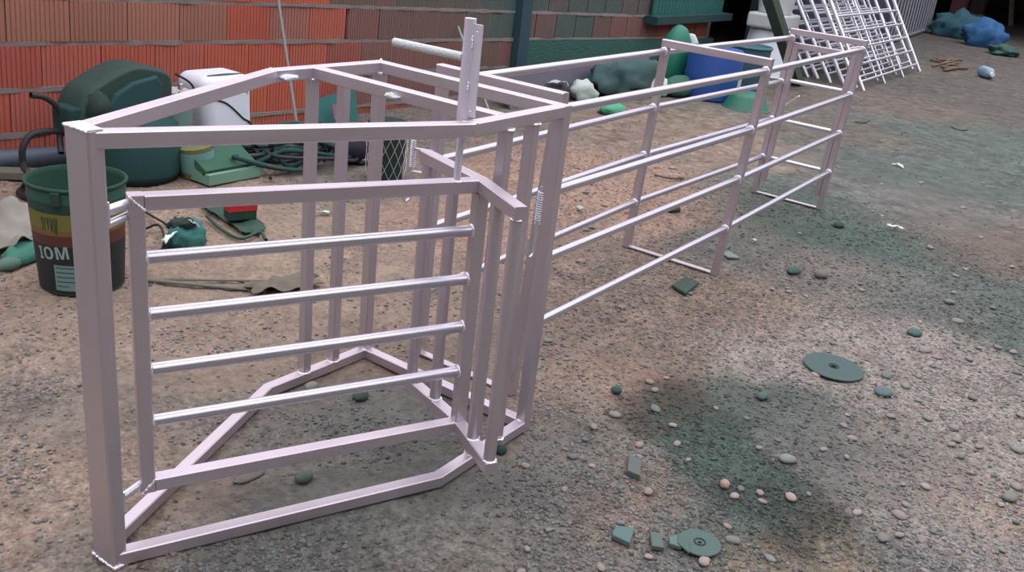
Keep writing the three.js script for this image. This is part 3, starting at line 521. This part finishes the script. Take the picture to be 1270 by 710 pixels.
{ // litter on the sand, left
  const a = G(298, 278), o = thing('tool_box', 'small red and green box on the sand', 'box', [a.x, .026, a.z]);
  part('base', new RoundedBoxGeometry(.12, .04, .07, 2, .006).translate(0, .02, 0), M.green, o); part('lid', new RoundedBoxGeometry(.125, .05, .075, 2, .006).translate(0, .062, 0), M.red, o); o.rotation.y = -.35;
  const ta = G(258, 247), tb = G(318, 292), tm = ta.clone().lerp(tb, .5); const sh = solo('green_tarp', sheet(ta.distanceTo(tb) + .06, .15, .022, 9, 4), mat('#2c4a3e', .85), 'crumpled green tarpaulin strip under the red box', 'tarpaulin', [tm.x, .002, tm.z]); sh.rotation.y = -Math.atan2(tb.z - ta.z, tb.x - ta.x);
  const cr = G(322, 288, .02); solo('trailing_rope', hose([G(256, 268, .02), G(275, 285, .012), G(300, 296, .012), cr, G(330, 298, .012)], .007, 40, 7), M.hoseGreen, 'green rope trailing over the sand before the tarpaulin strip', 'rope');
  const b = G(228, 305), c = thing('crumpled_bag', 'crumpled teal bag with white scraps on the sand', 'bag', [b.x, 0, b.z]);
  part('body', lump(.085, .06, .06, 14, .4, 2.2, 4, .6).translate(.01, .036, 0), M.teal, c); part('knot', lump(.05, .03, .04, 19, .5, 3, 3).translate(0, .085, -.01), M.greenDark, c);
  part('scrap', sheet(.07, .03, .02, 30, 5, 8).rotateZ(.5).translate(-.07, .05, .02), M.white, c); part('scrap', sheet(.05, .025, .02, 30, 8, 8).rotateZ(-.6).translate(.02, .09, .03), M.white, c);
  const pg = [G(178, 262, .01), G(192, 270, .02), G(205, 278, .03), G(215, 290, .02)], pg2 = [G(180, 284, .01), G(196, 279, .035), G(204, 296, .01), G(200, 312, .008)];
  solo('wire_loop', hose(pg, .005, 30, 6), M.black, 'dark wire running from the crumpled bag towards the bucket', 'wire'); solo('wire_loop', hose(pg2, .005, 30, 6), M.black, 'dark wire looped beside the crumpled bag', 'wire');
  const s1 = bar(G(182, 350).setY(.008), G(330, 363).setY(.006), .02, .008), s2 = bar(G(205, 349).setY(.007), G(362, 351).setY(.006), .012, .006);
  solo('wood_slat', s1, M.woodGrey, 'long thin grey slat lying on the sand behind the gate', 'slat'); solo('wood_slat', s2, M.woodGrey, 'thinner slat lying behind the long grey slat', 'slat');
  const rg = G(350, 356); const rs = solo('sacking', sheet(.3, .12, .03, 10, 2), mat('#6a6558', .95), 'flattened grey sacking on the sand beside the slats', 'sacking', [rg.x, .001, rg.z]); rs.rotation.y = -.3;
  // heap left of the bucket
  const h1 = G(20, 300); const sk = solo('grey_sack', sheet(.36, .3, .13, 6, 9), mat('#8b8880', .95), 'pale grey crumpled sack left of the bucket', 'sack', [h1.x, .002, h1.z]); sk.rotation.y = .4;
  const h2 = G(35, 318); solo('teal_rag', lump(.13, .035, .06, 24, .4, 2, 3, .6), mat('#3f7a6a', .9), 'dirty teal rag bundled before the grey sack', 'rag', [h2.x, .02, h2.z]).rotation.y = .5;
  const h3 = G(12, 333); solo('stone_block', lump(.04, .025, .035, 33, .25, 1.4, 1), mat('#5f7a70', .95), 'greenish angular stone before the teal rag', 'stone', [h3.x, .015, h3.z]);
  // rods leaning on the wall
  const w1 = atZ(342, -20, WALL_Z + .06), f1 = atZ(367, 150, WALL_Z + .28); f1.y = Math.max(f1.y, .0); const e1 = f1.clone().add(f1.clone().sub(w1).normalize().multiplyScalar(f1.y * 1.02)); 
  solo('steel_rod', rod(e1.setY(.01), w1, .009, { n: 10 }), mat('#8f9496', .5), 'slim grey pole leaning against the bright red blocks', 'pole');
  const w2 = atZ(568, 33, WALL_Z + .02), f2 = G(606, 138); solo('thin_rod', rod(f2.setY(.005), w2, .009, { n: 8 }), mat('#8fa6a6', .5), 'thin pale rod leaning on the dull wall behind the lever', 'rod');
}
{ // middle: sheets, paper, bags
  const P = (x, y, h) => G(x, y, h);
  const a = G(600, 128), b = G(718, 110); const st = bar(V(a.x, .115, WALL_Z + .34), V(b.x, .115, WALL_Z + .34), .02, .28, { up: V(0, 1, -.6).normalize() });
  solo('metal_sheet', st, M.greySheet, 'long dark grey sheet propped along the wall foot', 'sheet metal');
  const c = G(722, 124); solo('paper_bag', lump(.15, .1, .1, 41, .55, 2.2, 2, .6), mat('#b9c7bf', .85), 'pale crumpled paper bag beyond the race', 'bag', [c.x, .07, c.z]);
  const d = G(700, 108, .1); solo('bent_tin', sheet(.3, .07, .08, 6, 3).rotateZ(-.35), M.whiteDirty, 'bent strip of tin sticking up behind the paper bag', 'tin strip', [d.x - .1, .1, d.z]);
  const e = G(759, 141); solo('green_bag', lump(.13, .055, .08, 51, .4, 2.4, 3, .6), mat('#4f9a7c', .85), 'flattened green plastic bag before the paper bag', 'bag', [e.x, .03, e.z]);
  const f = G(790, 122); solo('teal_tarp', lump(.42, .17, .2, 61, .5, 2.4, 4, .6), mat('#3a5655', .9), 'teal tarpaulin heap against the plinth', 'tarpaulin', [f.x, .15, f.z - .15]);
  const g = G(815, 118); solo('white_sack', lump(.2, .09, .1, 71, .3, 2, 3, .7), M.whiteDirty, 'dirty white sack by the teal tarpaulin heap', 'sack', [g.x, .06, g.z]);
}
{ // group at the workshop door
  const can = G(868, 118), o = thing('green_jerrycan', 'rounded green plastic can with pale side by the doorway', 'can', [can.x, 0, can.z - .3]);
  part('body', lump(.19, .31, .14, 5, .06, 1.2, 4, .8).translate(0, .25, 0), mat('#1f7560', .55), o); part('pale_side', lump(.05, .22, .1, 6, .08, 1.2, 3).translate(.16, .27, .05), M.whiteDirty, o);
  const sk = G(842, 119); solo('pale_sack', lump(.2, .1, .12, 81, .15, 1.6, 3, .8), mat('#3f6a5c', .9), 'grey-green sack lying before the green can', 'sack', [sk.x, .08, sk.z]);
  const d = G(905, 127), dr = thing('blue_drum', 'blue plastic drum with a white label beyond the race', 'drum', [d.x, 0, d.z - .2]);
  const dp = [[0, 0], [.22, 0], [.24, .02], [.24, .18], [.25, .2], [.24, .22], [.24, .4], [.22, .43], [0, .43]].map(([x, y]) => new THREE.Vector2(x, y)); part('shell', new THREE.LatheGeometry(dp, 36), M.blue, dr);
  part('label', new THREE.BoxGeometry(.07, .18, .006).translate(.02, .16, .245), M.whiteDirty, dr);
  const td = G(938, 118), tb = thing('teal_bin', 'dull teal bin standing beside the blue drum', 'bin', [td.x, 0, td.z - .15]); part('shell', new THREE.CylinderGeometry(.2, .17, .42, 28).translate(0, .21, 0), mat('#375a66', .7), tb); part('rim', new THREE.TorusGeometry(.2, .012, 8, 28).rotateX(Math.PI / 2).translate(0, .42, 0), mat('#41707a', .7), tb);
  const gb = G(938, 137), bs = thing('green_basin', 'upturned green plastic basin before the blue drum', 'basin', [gb.x, 0, gb.z - .1]); part('bowl', new THREE.LatheGeometry([[0, .13], [.12, .13], [.15, .1], [.19, .01], [.205, .008], [.205, 0]].map(([x, y]) => new THREE.Vector2(x, y)), 32), mat('#2a6b58', .5), bs);
  const w = G(946, 92), wt = thing('white_tub', 'large upturned white tub by the doorway', 'tub', [w.x, 0, w.z]);
  part('shell', new THREE.LatheGeometry([[0, .48], [.19, .48], [.22, .46], [.29, .03], [.31, .02], [.31, 0], [.27, 0]].map(([x, y]) => new THREE.Vector2(x, y)), 36), M.white, wt);
  const up = thing('white_crate', 'shallow white container stacked on the upturned tub', 'container', [w.x, .485, w.z]); part('shell', new RoundedBoxGeometry(.56, .15, .38, 3, .03).translate(0, .075, 0), M.whiteDirty, up);
  const u2 = thing('white_pail', 'white pail on top of the shallow white container', 'pail', [w.x - .02, .64, w.z]); part('shell', new THREE.CylinderGeometry(.21, .17, .34, 30).translate(0, .17, 0), M.whiteDirty, u2); part('rim', new THREE.TorusGeometry(.21, .012, 8, 30).rotateX(Math.PI / 2).translate(0, .34, 0), M.white, u2);
  const pa = G(990, 106), pb = atZ(946, -30, pa.z - .1); solo('prop_post', bar(pa.setY(0), pb, .11, .09), mat('#4c5a50', .85), 'leaning grey-green post before the white tubs', 'post');
}
{ // far right of the yard
  const blob = (x, y, rx, ry, rz, c, name, label, cat, seed) => { const g = G(x, y); solo(name, lump(rx, ry, rz, seed, .5, 2.6, 4, .5), mat(c, .9), label, cat, [g.x, ry * .45, g.z]); };
  blob(1184, 46, .45, .3, .45, '#2b5560', 'tarp_heap', 'dark teal tarpaulin heap behind the barred panel', 'tarpaulin', 3);
  blob(1216, 57, .38, .3, .34, '#2c5c8a', 'blue_tarp', 'bright blue tarpaulin bundle at the end of the heap', 'tarpaulin', 5);
  blob(1168, 36, .3, .12, .2, '#c9c4bd', 'white_bundle', 'pale bundle on the dark teal tarpaulin heap', 'bundle', 8);
  blob(1197, 40, .4, .25, .4, '#27434d', 'tarp_heap', 'low dark tarpaulin between the teal heap and the blue bundle', 'tarpaulin', 11);
  blob(1243, 68, .3, .1, .25, '#2f5146', 'green_heap', 'low green heap on the dirt past the blue bundle', 'heap', 13);
  const bt = G(1222, 97), b = thing('plastic_bottle', 'clear bluish plastic bottle lying on the open dirt', 'bottle', [bt.x, .07, bt.z]); b.rotation.y = .6;
  part('body', new THREE.LatheGeometry([[0, -.15], [.06, -.15], [.07, -.13], [.07, .08], [.03, .13], [0, .13]].map(([x, y]) => new THREE.Vector2(x, y)), 20).rotateZ(Math.PI / 2), mat('#7f97a8', .3), b); part('cap', new THREE.CylinderGeometry(.027, .027, .04, 14).rotateZ(Math.PI / 2).translate(-.15, 0, 0), M.white, b);
  const r = rng(6);
  for (let i = 0; i < 7; i++) { const p = G(1152 + r() * 18, 76 + r() * 14).setY(.02), q = G(1180 + r() * 20, 74 + r() * 14).setY(.03); solo('stick', rod(p, q, .012 + .008 * r(), { n: 7 }), M.wood, 'pale wooden stick on the dirt beside the last hurdle', 'stick', null, 'sticks by the hurdles'); }
  for (const [x, c, k] of [[1182, '#4a2f35', 0], [1205, '#2e1d22', 1]]) { const g = G(x, 36), o = thing('scrap_post', k ? 'dark brown upright timber in the shed mouth' : 'reddish upright timber in the shed mouth', 'timber', [g.x, 0, g.z]); part('shaft', new RoundedBoxGeometry(.32, 2.2, .3, 2, .05).translate(0, 1.1, 0), mat(c, .9), o); }
  const ld = G(1252, 32), o = thing('ladder', 'pale ladder leaning in the shed mouth', 'ladder', [ld.x, 0, ld.z]); for (const s of [0, .35]) part('stringer', rod(V(s, 0, 0), V(s - .3, 1.9, -.4), .03, { n: 8 }), mat('#8f857d', .8), o); for (let i = 0; i < 7; i++) part('rung', rod(V(-.04 - i * .04, .25 + i * .25, -.053 * (i + 1)), V(.31 - i * .04, .25 + i * .25, -.053 * (i + 1)), .018, { n: 6 }), mat('#8f857d', .8), o);
}

// ================================================================ discs, shards and stones on the ground
{
  const disc = (R) => { const s = new THREE.Shape(); s.absarc(0, 0, R, 0, Math.PI * 2); const h = new THREE.Path(); h.absarc(0, 0, R * .11, 0, Math.PI * 2, true); s.holes.push(h); return new THREE.ExtrudeGeometry(s, { depth: .003, bevelEnabled: true, bevelSize: .001, bevelThickness: .001, bevelSegments: 1, curveSegments: 40 }).rotateX(-Math.PI / 2); };
  const dm = mat('#435854', .85, { bumpMap: grain, bumpScale: .001 }), hub = mat('#2b3a38', .8);
  const a = G(1033, 458), o = thing('cutting_disc', 'whole worn cutting disc lying on the pinkish gravel', 'cutting disc', [a.x, .007, a.z]);
  part('abrasive', disc(.101), dm, o); part('hub_ring', new THREE.TorusGeometry(.016, .002, 6, 24).rotateX(Math.PI / 2).translate(0, .005, 0), hub, o); o.rotation.x = .03;
  const b = G(867, 677), o2 = thing('cutting_disc', 'broken cutting disc with a loose segment near the tile shards', 'cutting disc', [b.x, .006, b.z]);
  part('abrasive', disc(.05), mat('#4d625d', .85), o2); part('hub_ring', new THREE.TorusGeometry(.013, .002, 6, 24).rotateX(Math.PI / 2).translate(0, .005, 0), hub, o2);
  const ex = (pts, t) => { const s = new THREE.Shape(pts.map(([x, y]) => new THREE.Vector2(x, y))); return new THREE.ExtrudeGeometry(s, { depth: t, bevelEnabled: true, bevelSize: .0015, bevelThickness: .0015, bevelSegments: 1 }).rotateX(-Math.PI / 2); };
  part('segment', ex([[-.06, .0], [-.045, .035], [-.015, .05], [-.02, .02]], .003).translate(.0, .004, 0), mat('#4d625d', .85), o2);
  const shard = (x, y, pts, t, c, lab, rot) => { const g = G(x, y); solo('tile_shard', ex(pts, t), mat(c, .85), lab, 'shard', [g.x, .002, g.z]).rotation.y = rot; };
  shard(785, 584, [[-.045, -.015], [.035, -.02], [.048, .012], [-.03, .016]], .014, '#5a625e', 'thick grey shard lying alone on the brown gravel', .5);
  shard(772, 667, [[-.03, -.022], [.03, -.02], [.022, .022], [-.018, .022]], .01, '#566f6a', 'square teal tile shard apart from the broken disc', .3);
  shard(813, 675, [[-.028, -.012], [.026, -.016], [.03, .008], [-.022, .014]], .009, '#56655f', 'narrow grey shard between the teal tile and the broken disc', .7);
  shard(838, 675, [[-.018, -.016], [.016, -.018], [.022, .006], [.002, .018], [-.02, .01]], .008, '#5b716b', 'small teal shard touching the broken disc', .2);
  shard(848, 356, [[-.09, -.03], [.07, -.045], [.1, .02], [-.04, .04]], .008, '#33473f', 'dark green slate flake beside the middle hoop of the race', .2);
  shard(905, 318, [[-.04, -.03], [.04, -.02], [.03, .03], [-.03, .025]], .006, '#75857c', 'pale green flake by the middle hoop post', .9);
  const stone = (x, y, rx, ry, rz, c, lab, seed) => { const g = G(x, y); solo('stone', lump(rx, ry, rz, seed, .18, 1.3, 2), mat(c, .95, { bumpMap: grain, bumpScale: .002 }), lab, 'stone', [g.x, ry * .45, g.z]); };
  stone(621, 561, .016, .014, .016, '#26423a', 'dark green round stone at the foot of the sorting frame', 1);
  stone(1095, 488, .034, .013, .03, '#5a6a6c', 'blue-grey flat stone near the whole cutting disc', 2);
  stone(1134, 414, .034, .012, .028, '#46605a', 'dark grey-green flat stone beyond the whole cutting disc', 3);
  stone(764, 486, .018, .013, .016, '#3c5552', 'dark rounded stone at the edge of the dark stain', 4);
  stone(377, 595, .024, .014, .018, '#58645c', 'greenish grey stone lying under the swinging gate', 5);
  stone(310, 592, .045, .007, .018, '#6a675f', 'flat grey flake lying under the swinging gate', 6);
  stone(386, 482, .022, .014, .016, '#83867b', 'pale squarish stone inside the frame by the bottom rail', 7);
  stone(447, 494, .028, .016, .02, '#3d5348', 'mossy green stone inside the frame', 8);
  stone(1040, 281, .03, .016, .028, '#3a4a48', 'dark stone on open gravel past the race foot', 9);
  stone(984, 338, .045, .017, .03, '#3f5a54', 'broad dark green stone in front of the race', 10);
  stone(1018, 343, .04, .02, .03, '#6f6b64', 'grey rounded stone in front of the race', 11);
  stone(898, 603, .016, .012, .014, '#a58a7c', 'pinkish stone in the small cluster on dark soil', 12);
  stone(945, 493, .024, .011, .018, '#4b615b', 'grey-green slab stone left of the whole cutting disc', 13);
  stone(835, 262, .05, .022, .03, '#39443f', 'dark log-like stone on the sand inside the race', 14);
  // other stones that only their place tells apart
  const r = rng(99), protos = [0, 1, 2, 3, 4].map((k) => lump(1, .42, .75, 50 + k * 7, .34, 1.7, 1)), cols = ['#867f7a', '#74746f', '#978c84', '#66716b', '#8a8078', '#7a807a'].map((c) => mat(c, .95)), taken = [];
  let n = 0, tries = 0;
  while (n < 150 && tries++ < 4000) {
    const x = 640 + r() * 630, y = 200 + r() * 510, g = G(x, y), s = (.009 + .016 * r() * r()) * (1 + .12 * Math.max(0, g.distanceTo(EYE) - 2));
    if (g.x < 1.35 && Math.abs(g.z) < .42 || (g.x > 1.1 && g.x < 4.4 && Math.abs(g.z) < .38 && r() < .7) || taken.some(([a, b, q]) => Math.hypot(a - g.x, b - g.z) < q + s + .01)) continue;
    taken.push([g.x, g.z, s]);
    const m = solo('loose_stone', protos[Math.floor(r() * 5)], cols[Math.floor(r() * 6)], 'small loose stone among the gravel of the open yard', 'stone', [g.x, s * .18 - .002, g.z], 'loose stones in the yard');
    m.scale.setScalar(s); m.rotation.y = r() * 6.28; n++;
  }
  // scraps
  const scrap = (x, y, w, d, c, lab, k) => { const g = G(x, y); solo('paper_scrap', sheet(w, d, .02, 18, k, 10, .3, .002), mat(c, .8), lab, 'scrap', [g.x, .003, g.z]).rotation.y = k; };
  scrap(1114, 207, .13, .03, '#dfe3df', 'bright white sliver of paper on the open yard', 1); scrap(1109, 285, .1, .03, '#cfd3cc', 'dull white torn scrap on greenish gravel', 2); scrap(935, 301, .05, .03, '#cfc9bd', 'cream scrap by the pale green flake', 3); scrap(789, 196, .06, .03, '#e2e2e6', 'white scrap on the sand inside the race', 4); scrap(720, 262, .05, .04, '#8fb0aa', 'teal scrap on the sand behind the corner post', 5); scrap(402, 266, .07, .03, '#b9d0cc', 'pale scrap on the rubble behind the frame', 6);
  // twigs
  for (const [x0, y0, x1, y1, lab] of [[1060, 151, 1078, 149, 'dark bent twig on the dirt past the race end'], [1180, 157, 1200, 161, 'dark twig on green gravel in the open yard'], [812, 217, 848, 221, 'long dark splinter on the sand inside the race'], [560, 480, 575, 470, 'short dark twig inside the frame']])
    solo('twig', hose([G(x0, y0, .006), G((x0 + x1) / 2, (y0 + y1) / 2 + 2, .012), G(x1, y1, .006)], .006, 12, 6), M.woodGrey, lab, 'twig');
}
{ // gravel: nobody could count it
  const r = rng(1234), N = 60000, g = lump(1, .5, .8, 5, .25, 1.5, 0), im = new THREE.InstancedMesh(g, mat('#ffffff', .95), N), m = new THREE.Matrix4(), q = new THREE.Quaternion(), e = new THREE.Euler(), c = [0, 0, 0], col = new THREE.Color();
  let n = 0;
  while (n < N) {
    const x = -20 + r() * 1310, y = 150 + r() * 570, p = G(x, y); if (p.x > 12) continue;
    const patch = fbm(p.x * 4 + 3, p.z * 4, 3); if (r() > .05 + 1.3 * Math.max(0, patch - .42) + (x > 640 ? .45 : 0)) continue;
    groundTone(p.x, p.z, c); const s = (.0016 + .0062 * Math.pow(r(), 4)) * (1 + .1 * Math.max(0, p.distanceTo(EYE) - 2));
    e.set((r() - .5) * .6, r() * 6.28, (r() - .5) * .6); q.setFromEuler(e);
    m.compose(V(p.x, relief(p.x, p.z) + s * .15, p.z), q, V(s, s, s)); im.setMatrixAt(n, m);
    const k = .45 + .9 * r(), gr = (c[0] + c[1] + c[2]) / 3, mix = .45 + .4 * r(), tl = r() < .15 ? .8 : 1; col.setRGB((c[0] * (1 - mix) + gr * mix) * k * tl, (c[1] * (1 - mix) + gr * mix) * k, (c[2] * (1 - mix) + gr * mix) * k); im.setColorAt(n, col); n++;
  }
  im.name = 'gravel'; im.castShadow = im.receiveShadow = true; im.userData = { kind: 'stuff', label: 'fine loose gravel scattered over the dirt yard', category: 'gravel' }; scene.add(im);
}

renderer.render(scene, camera);
